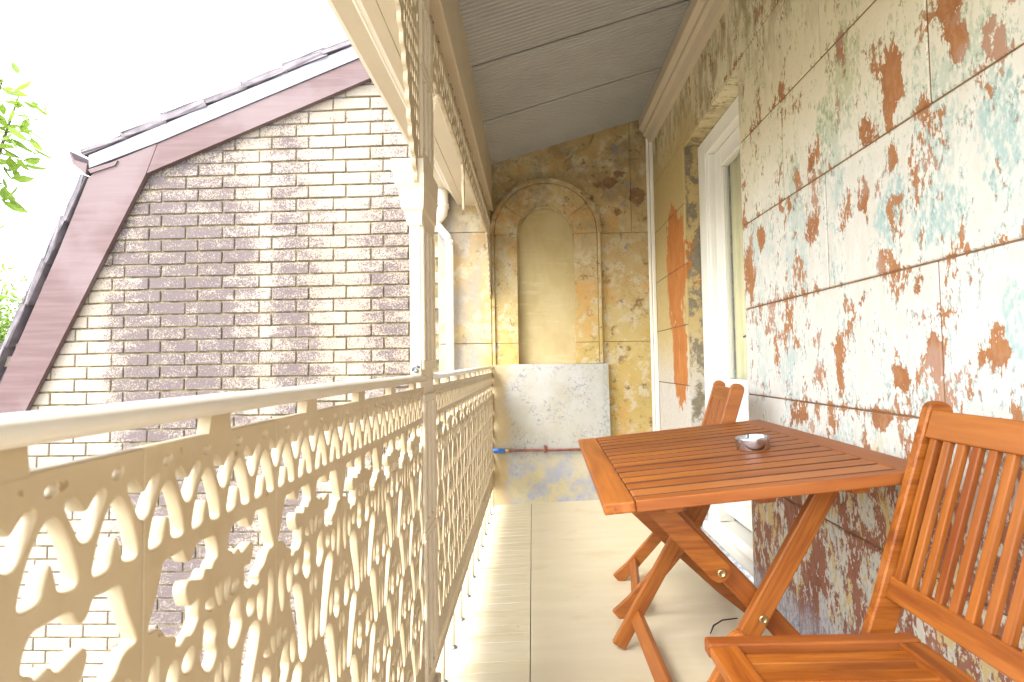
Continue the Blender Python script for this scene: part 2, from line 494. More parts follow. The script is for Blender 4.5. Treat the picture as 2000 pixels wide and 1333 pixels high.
def bar(name, p0, p1, wd, th, nrm, mat, parent=None, bev=.002, seg=2):
    """bar of length p0-p1, thickness th along nrm, width wd across"""
    p0, p1, nrm = Vector(p0), Vector(p1), Vector(nrm)
    ex = (p1 - p0)
    L = ex.length
    ex.normalize()
    ez = (nrm - ex * nrm.dot(ex)).normalized()
    ey = ez.cross(ex)
    return from_bm(name, box_bm(L, wd, th, bev, seg), mat, parent, frame((p0 + p1) / 2, ex, ey, ez))
def tube(name, pts, r, mat, parent=None, n=14):
    pts = [Vector(p) for p in pts]
    bm = bmesh.new()
    rings = []
    for i, p in enumerate(pts):
        d = (pts[min(i + 1, len(pts) - 1)] - pts[max(i - 1, 0)]).normalized()
        a = d.orthogonal().normalized() if i == 0 else (rings_a - d * rings_a.dot(d)).normalized()
        rings_a = a
        b = d.cross(a)
        rr = r[i] if isinstance(r, (list, tuple)) else r
        rings.append([bm.verts.new(p + (a * math.cos(t) + b * math.sin(t)) * rr) for t in [2 * math.pi * j / n for j in range(n)]])
    for i in range(len(rings) - 1):
        for j in range(n):
            bm.faces.new((rings[i][j], rings[i][(j + 1) % n], rings[i + 1][(j + 1) % n], rings[i + 1][j]))
    bm.faces.new(rings[0][::-1])
    bm.faces.new(rings[-1])
    return from_bm(name, bm, mat, parent, smooth=True)
def prism_bm(poly, t0, t1, axes='xzy', bev=0.):
    """extrude a 2D outline; axes 'xzy': poly=(x,z), thickness along y ; 'yzx': poly=(y,z), thickness along x"""
    bm = bmesh.new()
    def P(a, b, t):
        return (a, t, b) if axes == 'xzy' else (t, a, b)
    A = [bm.verts.new(P(a, b, t0)) for a, b in poly]
    B = [bm.verts.new(P(a, b, t1)) for a, b in poly]
    bm.faces.new(A)
    bm.faces.new(B[::-1])
    n = len(poly)
    for i in range(n):
        bm.faces.new((A[i], B[i], B[(i + 1) % n], A[(i + 1) % n]))
    bmesh.ops.recalc_face_normals(bm, faces=bm.faces[:])
    if bev:
        es = [e for e in bm.edges if all(len(f.verts) >= n for f in e.link_faces if True) or any(len(f.verts) == n for f in e.link_faces)]
        bmesh.ops.bevel(bm, geom=es, offset=bev, segments=1, affect='EDGES')
    return bm
def prism(name, poly, t0, t1, mat, parent=None, axes='xzy', bev=0.):
    return from_bm(name, prism_bm(poly, t0, t1, axes, bev), mat, parent)
def lathe(name, prof, c, mat, parent=None, n=40, mx=None):
    bm = bmesh.new()
    rings = [[bm.verts.new((r * math.cos(2 * math.pi * j / n), r * math.sin(2 * math.pi * j / n), z)) for j in range(n)] for r, z in prof]
    for i in range(len(prof) - 1):
        for j in range(n):
            bm.faces.new((rings[i][j], rings[i][(j + 1) % n], rings[i + 1][(j + 1) % n], rings[i + 1][j]))
    bmesh.ops.recalc_face_normals(bm, faces=bm.faces[:])
    return from_bm(name, bm, mat, parent, (mx or Matrix.Translation(c)), smooth=True)
def chaikin(P, it=2):
    for _ in range(it):
        Q = []
        for i in range(len(P)):
            a, b = P[i], P[(i + 1) % len(P)]
            Q.append((a[0] * .75 + b[0] * .25, a[1] * .75 + b[1] * .25))
            Q.append((a[0] * .25 + b[0] * .75, a[1] * .25 + b[1] * .75))
        P = Q
    return P
LACE_MX = Matrix(((0, 0, 1, 0), (1, 0, 0, 0), (0, 1, 0, 0), (0, 0, 0, 1)))      # local x->Y, y->Z, z->X
def sheet_mesh(name, loops, th, mat, bev=0.):
    """flat casting: first loop is the outline, the others are holes"""
    cu = bpy.data.curves.new(name, 'CURVE')
    cu.dimensions = '2D'
    cu.fill_mode = 'BOTH'
    cu.extrude = th / 2 - bev
    cu.bevel_depth = bev
    cu.bevel_resolution = 1
    cu.offset = -bev
    for L in loops:
        sp = cu.splines.new('POLY')
        sp.points.add(len(L) - 1)
        for q, (a, b) in zip(sp.points, L):
            q.co = (a, b, 0, 1)
        sp.use_cyclic_u = True
    o = bpy.data.objects.new(name, cu)
    COL.objects.link(o)
    dg = bpy.context.evaluated_depsgraph_get()
    me = bpy.data.meshes.new_from_object(o.evaluated_get(dg))
    bpy.data.objects.remove(o)
    me.name = name
    me.materials.clear()
    me.materials.append(MAT[mat])
    return me

SL, XR, XW, YE = .046, -.275, .856, 3.88
def fz(x):
    return SL * (x - XR)                     # the balcony floor falls towards the railing
Y0 = -1.3                                    # how far the balcony runs on behind the camera

# ------------------------------------------------------------------ ground
def struct(o):
    o['kind'] = 'structure'
    return o
g = box('ground', (-150, 150), (-150, 150), (-3.6, -3.4), 'ground', bev=0)
struct(g)

# ------------------------------------------------------------------ balcony floor with boards
fl = bpy.data.objects.new('floor', None)
fl.location = (0, 1.5, 0)
COL.objects.link(fl)
bpy.context.view_layer.update()
struct(fl)
ang = math.atan(SL)
def plank_mesh(L, wd):
    bm = box_bm(L, wd, .022, .0012)
    me = bpy.data.meshes.new('plank')
    bm.to_mesh(me)
    bm.free()
    me.materials.append(MAT['floor_paint'])
    return me
PW = .0625
XS = -.022
XO = XR - .06
rotY = Matrix.Rotation(-ang, 4, 'Y')
mL = plank_mesh(XS - XO - .003, PW - .0016)
mR = plank_mesh(XW + .02 - XS, PW - .0006)
y = Y0
while y < YE - .01:
    for me, xa, xb in ((mL, XO, XS),):
        o = bpy.data.objects.new('plank', me)
        xm = (xa + xb) / 2
        j = random.uniform(-.0006, .0003) if me is mL else random.uniform(-.0002, .0001)
        o.matrix_world = Matrix.Translation((xm, y + PW / 2, fz(xm) - .011 + j)) @ rotY
        link(o, fl)
    y += PW
yy0 = [Y0, -.35, .95, 2.18, 3.02, YE]
for a, b in zip(yy0, yy0[1:]):
    xm = (XS + XW + .02) / 2
    bm = box_bm(XW + .02 - XS - .001, b - a - .0008, .022, .0006)
    from_bm('floor_sheet', bm, 'floor_paint', fl, Matrix.Translation((xm, (a + b) / 2, fz(xm) - .0112)) @ rotY)
bar('joist_base', (XO, 1.3, fz(XO) - .06), (XW + .02, 1.3, fz(XW) - .06), 5.2, .07, (0, 0, 1), 'dark_gap', fl, bev=0)
box('edge_beam', (XO - .05, XO - .002), (Y0, YE), (-.22, -.004), 'cream_trim', fl)

# ------------------------------------------------------------------ house wall (right)
hw = empty('house_wall', (XW, 1.0, .05), 'rendered house wall with peeling cream, terracotta and teal paint beside the table', 'wall')
DY0, DY1, DZ = 2.285, 3.13, 2.14
box('backing', (XW + .005, 1.25), (Y0, DY0 - .001), (-.3, 2.75), 'house_render', hw, bev=0)
box('backing', (XW + .005, 1.25), (DY1 + .001, YE + .35), (-.3, 2.75), 'house_render', hw, bev=0)
box('backing', (XW + .006, 1.24), (DY0 - .01, DY1 + .01), (DZ, 2.745), 'house_render', hw, bev=0)
MAT['joint_brown'] = simple('joint_brown', (.20, .105, .05), .9, var=.3, sc=20)
box('joint_bed', (XW + .0032, XW + .012), (Y0 + .01, DY0 - .003), (.03, 2.73), 'joint_brown', hw, bev=0)
box('joint_bed', (XW + .0032, XW + .012), (DY1 + .003, YE - .01), (.03, 2.73), 'joint_brown', hw, bev=0)
rows = [.02, .477, .816, 1.154, 1.49, 1.83, 2.17, 2.51, 2.74]
def blocks(ya, yb, off, z0, z1, g=.0024):
    cuts = [ya]
    k0 = off
    while k0 < yb:
        if ya + .05 < k0 < yb - .05:
            cuts.append(k0)
        k0 += .70
    cuts.append(yb)
    for a, b in zip(cuts, cuts[1:]):
        p = random.uniform(-.0008, .0008)
        box('ashlar_block', (XW + p, XW + .015), (a + (g if a > ya else 0), b - (g if b < yb else 0)), (z0 + g, z1 - g), 'house_render', hw, bev=.0025)
for i in range(len(rows) - 1):
    off = -1.59 if i % 2 == 0 else -1.155
    a, b = rows[i], rows[i + 1]
    if b <= DZ + .04:
        bb = min(b, b)
        blocks(Y0, DY0, off, a, bb)
        blocks(DY1, YE, off, a, bb)
        if b > DZ:
            pass
    else:
        blocks(Y0, YE, off, a, b)
box('lintel_strip', (XW, XW + .02), (DY0, DY1), (DZ + .0005, 2.168), 'house_render', hw, bev=.001)

# ------------------------------------------------------------------ glazed door in its recess
dr = empty('glazed_door', (.97, 2.7, .06), 'white glazed door with olive curtain set deep in the peeling wall', 'door')
XD = .952
def dbox(n, y0, y1, z0, z1, x0, x1, m='white_door', par=None, bev=.003):
    return box(n, (x0, x1), (y0, y1), (z0, z1), m, par or dr, bev)
fr = dbox('frame', 3.01, DY1 - .001, .06, DZ - .002, XD - .012, XD + .09)
dbox('frame', DY0 + .001, 2.36, .06, DZ - .002, XD - .012, XD + .09)
dbox('frame', 2.3605, 3.0095, 2.05, DZ - .002, XD - .012, XD + .09)
dbox('frame_bead', 2.985, 3.0095, .12, 2.0495, XD - .002, XD + .08)
dbox('frame_bead', 2.3605, 2.385, .12, 2.0495, XD - .002, XD + .08)
XP = XD + .028
dbox('stile', 2.885, 2.9845, .17, 2.045, XP, XP + .04)
dbox('stile', 2.3855, 2.475, .17, 2.045, XP, XP + .04)
dbox('top_rail', 2.4755, 2.8845, 1.945, 2.045, XP, XP + .04)
dbox('bottom_panel', 2.4755, 2.8845, .17, .86, XP + .004, XP + .036)
dbox('glazing_bead', 2.872, 2.8845, .862, 1.943, XP + .004, XP + .03)
dbox('pane', 2.476, 2.871, .862, 1.943, XP + .018, XP + .022, 'glass', bev=0)
cm = bmesh.new()                                     # folds of the curtain hanging behind the pane
vs = []
for i in range(70):
    yy = 2.46 + .44 * i / 69
    xx = XP + .060 + .018 * math.sin(i * .75) + .006 * math.sin(i * .31)
    vs.append((cm.verts.new((xx, yy, .5)), cm.verts.new((xx, yy, 2.04))))
for a, b in zip(vs, vs[1:]):
    cm.faces.new((a[0], b[0], b[1], a[1]))
co = from_bm('curtain', cm, 'curtain', dr, smooth=True)
co.modifiers.new('thickness', 'SOLIDIFY').thickness = .003
dbox('room_back', 2.30, 3.11, .06, 2.10, 1.18, 1.2, 'curtain', bev=0)
prism('threshold', [(XW + .075, .058), (XW + .075, .075), (XD + .01, .112), (XD + .10, .125), (XD + .10, .05)], DY0 + .001, DY1 - .001, 'white_door', dr)
box('step_nosing', (XW + .052, XW + .078), (DY0 + .0015, DY1 - .0015), (.04, .088), 'white_door', dr, bev=.006, seg=2)
hd = lathe('handle_rose', [(0, 0), (.018, 0), (.018, .006), (.008, .008), (.008, .035), (0, .035)], (0, 0, 0), 'bolt_grey', dr, 20, Matrix.Translation((XP, 2.43, 1.06)) @ Matrix.Rotation(R(-90), 4, 'Y'))
tube('handle_lever', [(XP - .034, 2.43, 1.06), (XP - .038, 2.46, 1.06), (XP - .036, 2.52, 1.058), (XP - .034, 2.55, 1.055)], [.007, .0075, .006, .005], 'bolt_grey', dr)

# ------------------------------------------------------------------ end wall with blind arched niche
ew = empty('end_wall', (.3, YE, 0), 'ochre stained end wall with a blind arched niche', 'wall')
def ceil_z(x):
    return 2.345 + .28 * (x + .262)
CX, SPR, RI, RO = .104, 1.845, .2, .375
GP = .0015
T0, T1 = YE, YE + .09
def earc(cx, cz, r, a0, a1, n=24):
    return [(cx + r * math.cos(a0 + (a1 - a0) * i / n), cz + r * math.sin(a0 + (a1 - a0) * i / n)) for i in range(n + 1)]
def ew_piece(name, poly, t0=T0, t1=T1, m='end_render', bev=.0015):
    return prism(name, poly, t0, t1, m, ew, 'xzy')
def rect(x0, x1, z0, z1):
    return [(x0, z0), (x1, z0), (x1, z1), (x0, z1)]
XL, XRR = -.272, XW + .02
ew_piece('block', rect(XL, CX - RI, .90, 1.093 - GP))
ew_piece('block', rect(CX + RI, .515, .90, 1.093 - GP))
ew_piece('block', rect(.515, XRR, -.02, 1.093 - GP), T0 + .004)
ew_piece('block', rect(XL, CX - RI, 1.093 + GP, SPR - GP))
ew_piece('block', rect(CX + RI, .515, 1.093 + GP, SPR - GP))
ew_piece('block', rect(.515, XRR, 1.093 + GP, SPR - GP), T0 + .004)
XSP = .70
ew_piece('block', [(XL, SPR + GP)] + earc(CX, SPR + GP, RI, math.pi, 0) + [(XSP - GP, SPR + GP), (XSP - GP, ceil_z(XSP) + .05), (XL, ceil_z(XL) + .05)], T0 + .002)
ew_piece('block', [(XSP + GP, SPR + GP), (XRR, SPR + GP), (XRR, 2.36 - GP), (XSP + GP, 2.36 - GP)], T0 + .004)
ew_piece('block', [(XSP + GP, 2.36 + GP), (XRR, 2.36 + GP), (XRR, ceil_z(XRR) + .05), (XSP + GP, ceil_z(XSP) + .05)], T0 + .004)
# raised archivolt: a flat band, an outer bead and joints between voussoirs
def ring(name, r0, r1, y0, y1, m, a0=0., a1=math.pi):
    ew_piece(name, earc(CX, SPR, r1, a0, a1, 30) + earc(CX, SPR, r0, a1, a0, 30), y0, y1, m)
for q in range(5):
    a0 = math.pi * q / 5 + .004
    a1 = math.pi * (q + 1) / 5 - .004
    ring('voussoir', RI - .002, .352, T0 - .018, T0 + .05, 'end_render', a0, a1)
for sgn in (-1, 1):
    xa, xb = sorted((CX + sgn * (RI - .002), CX + sgn * .352))
    ew_piece('jamb_band', rect(xa, xb, .948, 1.093 - GP), T0 - .012, T0 + .05)
    ew_piece('jamb_band', rect(xa, xb, 1.093 + GP, SPR - .001), T0 - .012, T0 + .05)
ring('arch_bead', .356, .366, T0 - .026, T0 + .04, 'end_render')
ring('arch_bead', .3665, .384, T0 - .036, T0 + .04, 'end_render')
for sgn in (-1, 1):
    xa, xb = sorted((CX + sgn * .356, CX + sgn * .376))
    ew_piece('jamb_bead', rect(xa, xb, .948, SPR - .001), T0 - .030, T0 + .04)
ring('niche_lip', RI - .012, RI - .003, T0 - .004, T0 + .03, 'end_render')
ew_piece('niche_back', rect(CX - RI - .02, CX + RI + .02, .85, SPR + RI + .03), T0 + .065, T0 + .085, 'niche_render')
# whitewashed slab under the niche
sm = prism_bm([(XL - .001, -.03), (.512, .018), (.517, .5), (.512, .944), (-.1, .949), (XL - .001, .946)], T0 - .045, T0 + .05)
from_bm('slab', sm, 'slab_render', ew)
ew_piece('core', [(-.62, -.4), (1.2, -.4), (1.2, ceil_z(1.2)), (-.27, ceil_z(-.27) + .05), (-.62, 2.3)], T0 + .088, T0 + .35)
# outer fin beyond the railing
box('fin', (-.640, XL - .002), (T0 - .035, T0 + .15), (-.4, 1.093 - GP), 'end_render', ew, bev=.004)
box('fin', (-.640, XL - .002), (T0 - .035, T0 + .15), (1.093 + GP, 1.862), 'end_render', ew, bev=.004)
box('fin', (-.640, XL - .002), (T0 - .035, T0 + .15), (1.862 + 2 * GP, 2.20), 'end_render', ew, bev=.004)
# plaster ridge over a crack above the arch
rp = [(.18, 1.99), (.175, 2.06), (.20, 2.13), (.205, 2.20), (.235, 2.27), (.25, 2.34), (.32, 2.40), (.42, 2.46), (.45, 2.53)]
tube('plaster_ridge', [(x, T0 - .003 - (.012 if zz < 2.2 else 0), zz) for x, zz in rp], [.006, .009, .008, .010, .008, .010, .007, .008, .006], 'end_render', ew, 8)

cp = empty('copper_pipe', (.0, T0 - .06, .37), 'thin red-brown pipe with blue sleeved end across the whitewashed slab', 'pipe')
tube('pipe', [(-.2, T0 - .062, .368), (.2, T0 - .062, .370), (.80, T0 - .062, .374)], .0085, 'copper', cp)
tube('sleeve', [(-.272, T0 - .062, .366), (-.195, T0 - .062, .368)], .0145, 'blue_sleeve', cp)
tube('coupling', [(-.197, T0 - .062, .368), (-.165, T0 - .062, .368)], .0125, 'brass', cp)
for xx in (.075, .62):
    box('pipe_clip', (xx - .008, xx + .008), (T0 - .075, T0 - .043), (.352, .402), 'copper', cp, bev=.002)

cd = empty('corner_conduit', (XW - .02, T0 - .02, .06), 'slim white conduit running up the corner beside the orange wall', 'conduit')
box('conduit', (XW - .026, XW - .001), (T0 - .024, T0 + .002), (fz(XW), 2.50), 'white_pvc', cd, bev=.005, seg=2)
box('conduit_cover', (XW - .046, XW - .028), (T0 - .010, T0 + .003), (fz(XW), 2.50), 'white_pvc', cd, bev=.003)

dp = empty('downpipe', (-.56, 3.79, -3.4), 'white downpipe with swan neck elbow on the outer fin of the end wall', 'downpipe')
arc = [(-.615 + .0, 3.79, 2.17), (-.615, 3.79, 2.03), (-.612, 3.79, 1.985), (-.625, 3.79, 1.955), (-.655, 3.79, 1.945)]
tube('outlet_elbow', [(-.60, 3.79, 2.2), (-.60, 3.79, 2.02), (-.606, 3.79, 1.985), (-.622, 3.79, 1.962), (-.66, 3.79, 1.955)], .043, 'white_pvc', dp, 20)
tube('collar', [(-.60, 3.79, 2.05), (-.60, 3.79, 2.02)], .0475, 'white_pvc', dp, 20)
tube('offset_pipe', [(-.66, 3.79, 1.955), (-.64, 3.79, 1.92), (-.60, 3.79, 1.865), (-.565, 3.79, 1.825), (-.552, 3.79, 1.795)], .026, 'white_pvc', dp, 18)
tube('pipe', [(-.552, 3.79, 1.80), (-.556, 3.79, .2), (-.556, 3.79, -3.4)], .026, 'white_pvc', dp, 20)
tube('collar', [(-.552, 3.79, 1.80), (-.552, 3.79, 1.765)], .029, 'white_pvc', dp, 20)

# ------------------------------------------------------------------ verandah roof
vr = empty('verandah_roof', (0, 1.3, 2.3), 'sloping verandah roof with ribbed grey ceiling sheets and cream eaves', 'roof')
XC0, XC1 = -.262, .80
def ceiling_panel(ya, yb):
    bm = bmesh.new()
    pit = .0273
    n = max(2, int(round((yb - ya) / pit)))
    prof = []
    for i in range(n):
        y0 = ya + (yb - ya) * i / n
        d = (yb - ya) / n
        for t, h in ((0, 0), (.18, .0005), (.30, .0070), (.42, .0090), (.58, .0090), (.70, .0070), (.82, .0005)):
            prof.append((y0 + d * t, h))
    prof.append((yb, 0))
    xa, xb = XC0 - .02, XC1
    lo = [(bm.verts.new((xa, yy, ceil_z(xa) + h)), bm.verts.new((xb, yy, ceil_z(xb) + h))) for yy, h in prof]
    hi = [(bm.verts.new((xa, yy, ceil_z(xa) + .012)), bm.verts.new((xb, yy, ceil_z(xb) + .012))) for yy in (ya, yb)]
    for a, b in zip(lo, lo[1:]):
        bm.faces.new((a[0], a[1], b[1], b[0]))
    bm.faces.new((hi[0][0], hi[1][0], hi[1][1], hi[0][1]))
    bmesh.ops.recalc_face_normals(bm, faces=bm.faces[:])
    return from_bm('ceiling_panel', bm, 'ceiling_grey', vr)
js = [YE + .02, 3.18, 2.58, 1.98, 1.38, .78, .18, -.42, Y0]
for a, b in zip(js[1:], js):
    ceiling_panel(a + .005, b - .005)
rb = prism_bm([(-.70, 2.26), (XW + .3, ceil_z(XW + .3) + .03), (XW + .3, ceil_z(XW + .3) + .11), (-.70, 2.31)], Y0 - .05, YE + .05)
from_bm('roof_sheet', rb, 'dark_gap', vr)
bm_ = box('beam', (-.318, XC0), (Y0, YE), (2.035, 2.375), 'cream_trim', vr, bev=.004)
box('beam_bead', (-.312, XC0 + .012), (Y0, YE), (2.012, 2.0345), 'cream_trim', vr, bev=.005, seg=2)
box('frieze_board', (-.318, -.290), (Y0, YE), (1.915, 2.0115), 'cream_trim', vr, bev=.002)
box('soffit', (-.450, -.3185), (Y0, YE - .036), (2.048, 2.062), 'cream_trim', vr, bev=.002)
box('soffit', (-.500, -.4525), (Y0, YE - .036), (2.052, 2.066), 'cream_trim', vr, bev=.002)
gt = prism_bm([(-.506, 2.075), (-.560, 2.145), (-.640, 2.150), (-.668, 2.175), (-.672, 2.25), (-.685, 2.29), (-.690, 2.29), (-.690, 2.335), (-.506, 2.335)], Y0, YE - .04, 'xzy')
from_bm('eaves_gutter', gt, 'cream_trim', vr)
box('gutter_bead', (-.566, -.556), (Y0, YE - .04), (2.138, 2.1475), 'white_pvc', vr, bev=.002)
wp = prism_bm([(.765, ceil_z(.765) - .004), (.765, ceil_z(.765) - .075), (.792, ceil_z(.765) - .095), (.792, ceil_z(.765) - .118), (.812, ceil_z(.765) - .128), (.828, ceil_z(.765) - .168), (XW + .004, ceil_z(.765) - .172), (XW + .004, ceil_z(XW) + .02)], Y0, YE - .005, 'xzy')
from_bm('wall_plate', wp, 'cream_trim', vr)

# ------------------------------------------------------------------ cast-iron lace
P_ = .205
def mir(poly):
    return [(-x, z) for x, z in poly][::-1]
FI = [(3, -11), (2.2, 4), (5, 9), (10.5, 9.5), (12, 5), (7, -10)]
FO = [(13.5, -9), (15.5, -1), (20, 2.5), (26, 1), (26, -4), (19, -9)]
SS = [(29, -14), (19, -15), (9, -29), (14, -38), (8, -49), (20, -62), (35, -42), (28, -31)]
LL = [(3, -58), (9, -61), (13, -72), (7, -86), (2.6, -74)]
CC = [(42, 128), (58, 135), (69, 122), (62, 103), (54, 86), (47, 66), (42, 42), (32, 32), (21, 38), (21, 58), (26, 78), (31, 98), (35, 116)]
EE = [(56, 72), (61, 82), (68, 72), (66, 54), (58, 44), (53, 57)]
DD = [(3, 94), (10, 86), (17, 66), (15, 46), (8, 36), (3, 50), (5, 70)]
AA = [(65, 808), (58, 810), (55, 801), (49, 796), (44, 800), (40, 809), (24, 808), (13, 808), (7, 788), (16, 785), (17, 780), (27, 785), (31, 777), (37, 779), (50, 783), (54, 780),
      (54, 773), (50, 764), (46, 761), (36, 765), (38, 753), (36, 747), (46, 738), (54, 742), (61, 736), (66, 740), (63, 744), (67, 749), (76, 751), (84, 763), (97, 763), (95, 770), (87, 787), (83, 799), (80, 809)]
A2 = [(62, 726), (70, 731), (77, 719), (74, 703), (67, 697), (62, 711)]
AR = [(0, 869), (9, 858), (15, 845), (20.5, 826), (18, 820), (6, 822), (4, 832), (0, 843), (-4, 832), (-6, 822), (-18, 820), (-20.5, 826), (-15, 845), (-9, 858)]
VV = [(-17, 871), (-12, 876), (-6, 870), (0, 862), (6, 870), (12, 876), (17, 871), (10, 858), (3.5, 845), (-3.5, 845), (-10, 858)]
DT = [(-5, 880), (-2, 886), (5, 886), (5, 881), (0, 878)]
def sl(x0, x1, z0, z1):
    return [(x0, z0 + 3), (x0, z1 - 4), ((x0 + x1) / 2, z1), (x1, z1 - 4), (x1, z0 + 3), ((x0 + x1) / 2, z0)]
holes, edge = [], []            # edge: holes centred on the seam between two panels
def sh(poly, dx, dz):
    return [(x + dx, z + dz) for x, z in poly]
H = P_ * 500                    # half width in mm
for q in (-1.5, -.5, .5, 1.5):
    holes.append(sh(AR, q * P_ * 250, 0))
    holes.append(sh(DT, q * P_ * 250, 0))
for q in (-1, 0, 1):
    holes.append(sh(VV, q * P_ * 250, 0))
edge.append(VV)
BB = [(85, 744), (92, 740), (98, 720), (92, 692), (86, 684), (82, 702), (86, 722)]
B2 = [(41, 728), (50, 730), (58, 721), (54, 712), (44, 711)]
for q in (AA, A2, BB, B2):
    holes += [q, mir(q)]
for n in range(7):
    zc = 755 - 92 * n
    parts = []
    if n < 6:
        parts += [FI, FO, SS, LL]
    if n >= 2:
        parts += [CC, DD, EE]
    for q in parts:
        if n % 2 == 0:
            holes += [sh(q, 0, zc), sh(mir(q), 0, zc)]
        else:
            holes += [sh(q, -H, zc), sh(mir(q), H, zc)]
for i in range(10):
    x = -H + 10.25 + i * 20.5
    holes.append(sl(x - 5.5, x + 5.5, 152, 192))
# break up the lattice so that it reads as worn casting
rng = random.Random(3)
ZT, ZB = 895, 140
def left_chain(poly, it=2):
    Q = chaikin(poly, it)
    Q = [(x, z) for x, z in Q]
    n = len(Q)
    # clip to x>=0 and return the chain from bottom to top
    out = []
    for i in range(n):
        a, b = Q[i], Q[(i + 1) % n]
        if a[0] >= 0:
            out.append(a)
        if (a[0] >= 0) != (b[0] >= 0):
            t = a[0] / (a[0] - b[0])
            out.append((0, a[1] + t * (b[1] - a[1])))
    i0 = min(range(len(out)), key=lambda i: (round(out[i][0], 4), out[i][1]))
    ch = out[i0:] + out[:i0]
    if ch[1][0] < 1e-6:
        ch = [ch[0]] + ch[1:][::-1]
    return ch
ec = [left_chain(e) for e in edge]
Rr = [(H, ZB)]
for c in ec:
    Rr += [(H - x, z) for x, z in c]
Rr += [(H, ZT)]
outline = Rr + [(-x, z) for x, z in Rr][::-1]
mm = lambda L: [(x / 1000, z / 1000) for x, z in L]
lace_loops = [mm(outline)] + [mm(chaikin(h, 2)) for h in holes]
lace_me = sheet_mesh('lace_panel', lace_loops, .011, 'lace_paint', .0013)
XLC = -.280
def railing(ya, yb, n, label, nlug, feet, zt0, zt1, end_far):
    rl = empty('lace_railing', (XR, ya, 0), label, 'railing', 'cast-iron lace balcony railings')
    pw = (yb - ya) / n
    for i in range(n):
        o = bpy.data.objects.new('lace_panel', lace_me)
        o.matrix_world = Matrix.Translation((XLC, ya + pw * (i + .5), 0)) @ LACE_MX @ Matrix.Diagonal((pw / P_, 1, 1, 1))
        link(o, rl)
        # lugs between casting and handrail
        yl = ya + pw * (i + .5) - .004
        prism('lug', [(yl - .020, .892), (yl + .016, .892), (yl + .013, .918), (yl - .014, .918)], XLC - .0055, XLC + .0055, 'lace_paint', rl, 'yzx')
        zf = ya + pw * (i + .5) + feet
        tube('foot_rod', [(XLC - .002, zf, fz(XLC) - .002), (XLC - .002, zf, .145)], .0055, 'lace_paint', rl, 8)
        lathe('foot_flange', [(0, 0), (.014, 0), (.012, .006), (.006, .010), (0, .010)], (XLC - .002, zf, fz(XLC) - .001), 'bolt_grey', rl, 12)
    # half-round handrail bar
    bm = bmesh.new()
    prof = [(-.014, -.006), (-.0165, 0), (-.0145, .006), (-.009, .0095), (0, .011), (.009, .0095), (.0145, .006), (.0165, 0), (.014, -.006)]
    ra = [bm.verts.new((XLC + x, ya - .0, zt0 + z)) for x, z in prof]
    rb_ = [bm.verts.new((XLC + x, yb, zt1 + z)) for x, z in prof]
    for i in range(len(prof)):
        j = (i + 1) % len(prof)
        bm.faces.new((ra[i], ra[j], rb_[j], rb_[i]))
    bm.faces.new(ra[::-1])
    bm.faces.new(rb_)
    bmesh.ops.recalc_face_normals(bm, faces=bm.faces[:])
    from_bm('handrail', bm, 'rail_paint', rl, smooth=True)
    box('bottom_bar', (XLC - .008, XLC + .006), (ya, yb), (.1285, .1415), 'lace_paint', rl, bev=.002)
    return rl
PY0, PY1 = 1.392, 1.556
railing(1.4155 - 13 * P_, 1.4155, 13, 'cream cast-iron lace railing running from the post towards its open end', 4, .05, .917, .917, False)
railing(PY1 - .004, YE - .03, 11, 'cream cast-iron lace railing between the post and the niche wall', 4, .06, .917, .931, True)

# ------------------------------------------------------------------ post
po = empty('verandah_post', (-.285, 1.47, 0), 'slim white fluted verandah post with moulded capital between the lace railings', 'post')
PX0, PX1 = -.303, -.276
box('shaft', (PX0, PX1), (PY0, PY1), (fz(-.285), 1.335), 'post_paint', po, bev=.002)
box('upper_shaft', (PX0 + .004, PX1), (PY0 - .006, PY1), (1.435, 2.03), 'post_paint', po, bev=.002)
for zz in ((.18, .52), (.56, .86), (.96, 1.30), (1.50, 1.70), (1.74, 1.90)):
    for y0, y1 in ((PY0 + .002, PY0 + .020), (PY0 + .062, PY0 + .074), (PY1 - .050, PY1 - .002)):
        box('fillet', (PX1 - .002, PX1 + .009), (y0, y1), zz, 'post_paint', po, bev=.003)
    box('cross_fillet', (PX1 - .002, PX1 + .007), (PY0 + .003, PY1 - .003), (zz[0] - .022, zz[0] + .004), 'post_paint', po, bev=.003)
    box('cross_fillet', (PX1 - .002, PX1 + .007), (PY0 + .003, PY1 - .003), (zz[1] - .004, zz[1] + .018), 'post_paint', po, bev=.003)
cap = [(0, 1.302), (.004, 1.302), (.010, 1.325), (.012, 1.336), (.019, 1.342), (.021, 1.352), (.024, 1.375), (.026, 1.392), (.034, 1.402), (.037, 1.412), (.037, 1.426), (.042, 1.432), (.043, 1.462), (0, 1.464)]
bm = bmesh.new()
rings = []
for dd, zz in cap:
    d1 = max(0., dd)
    xo = PX0 - d1 * .9
    xi = PX1 + min(d1, .030) * .45 + .002
    ya_, yb_ = PY0 - d1 * .72, PY1 + d1 * .55
    rings.append([bm.verts.new((xo, ya_, zz)), bm.verts.new((xi, ya_, zz)), bm.verts.new((xi, yb_, zz)), bm.verts.new((xo, yb_, zz))])
for a, b in zip(rings, rings[1:]):
    for j in range(4):
        bm.faces.new((a[j], a[(j + 1) % 4], b[(j + 1) % 4], b[j]))
bm.faces.new(rings[0][::-1])
bm.faces.new(rings[-1])
bmesh.ops.recalc_face_normals(bm, faces=bm.faces[:])
from_bm('capital', bm, 'post_paint', po)
box('base_block', (PX0 - .01, PX1 + .014), (PY0 - .02, PY1 + .01), (-.004, .115), 'post_paint', po, bev=.006, seg=2)
mxb = Matrix.Rotation(R(90), 4, 'X')
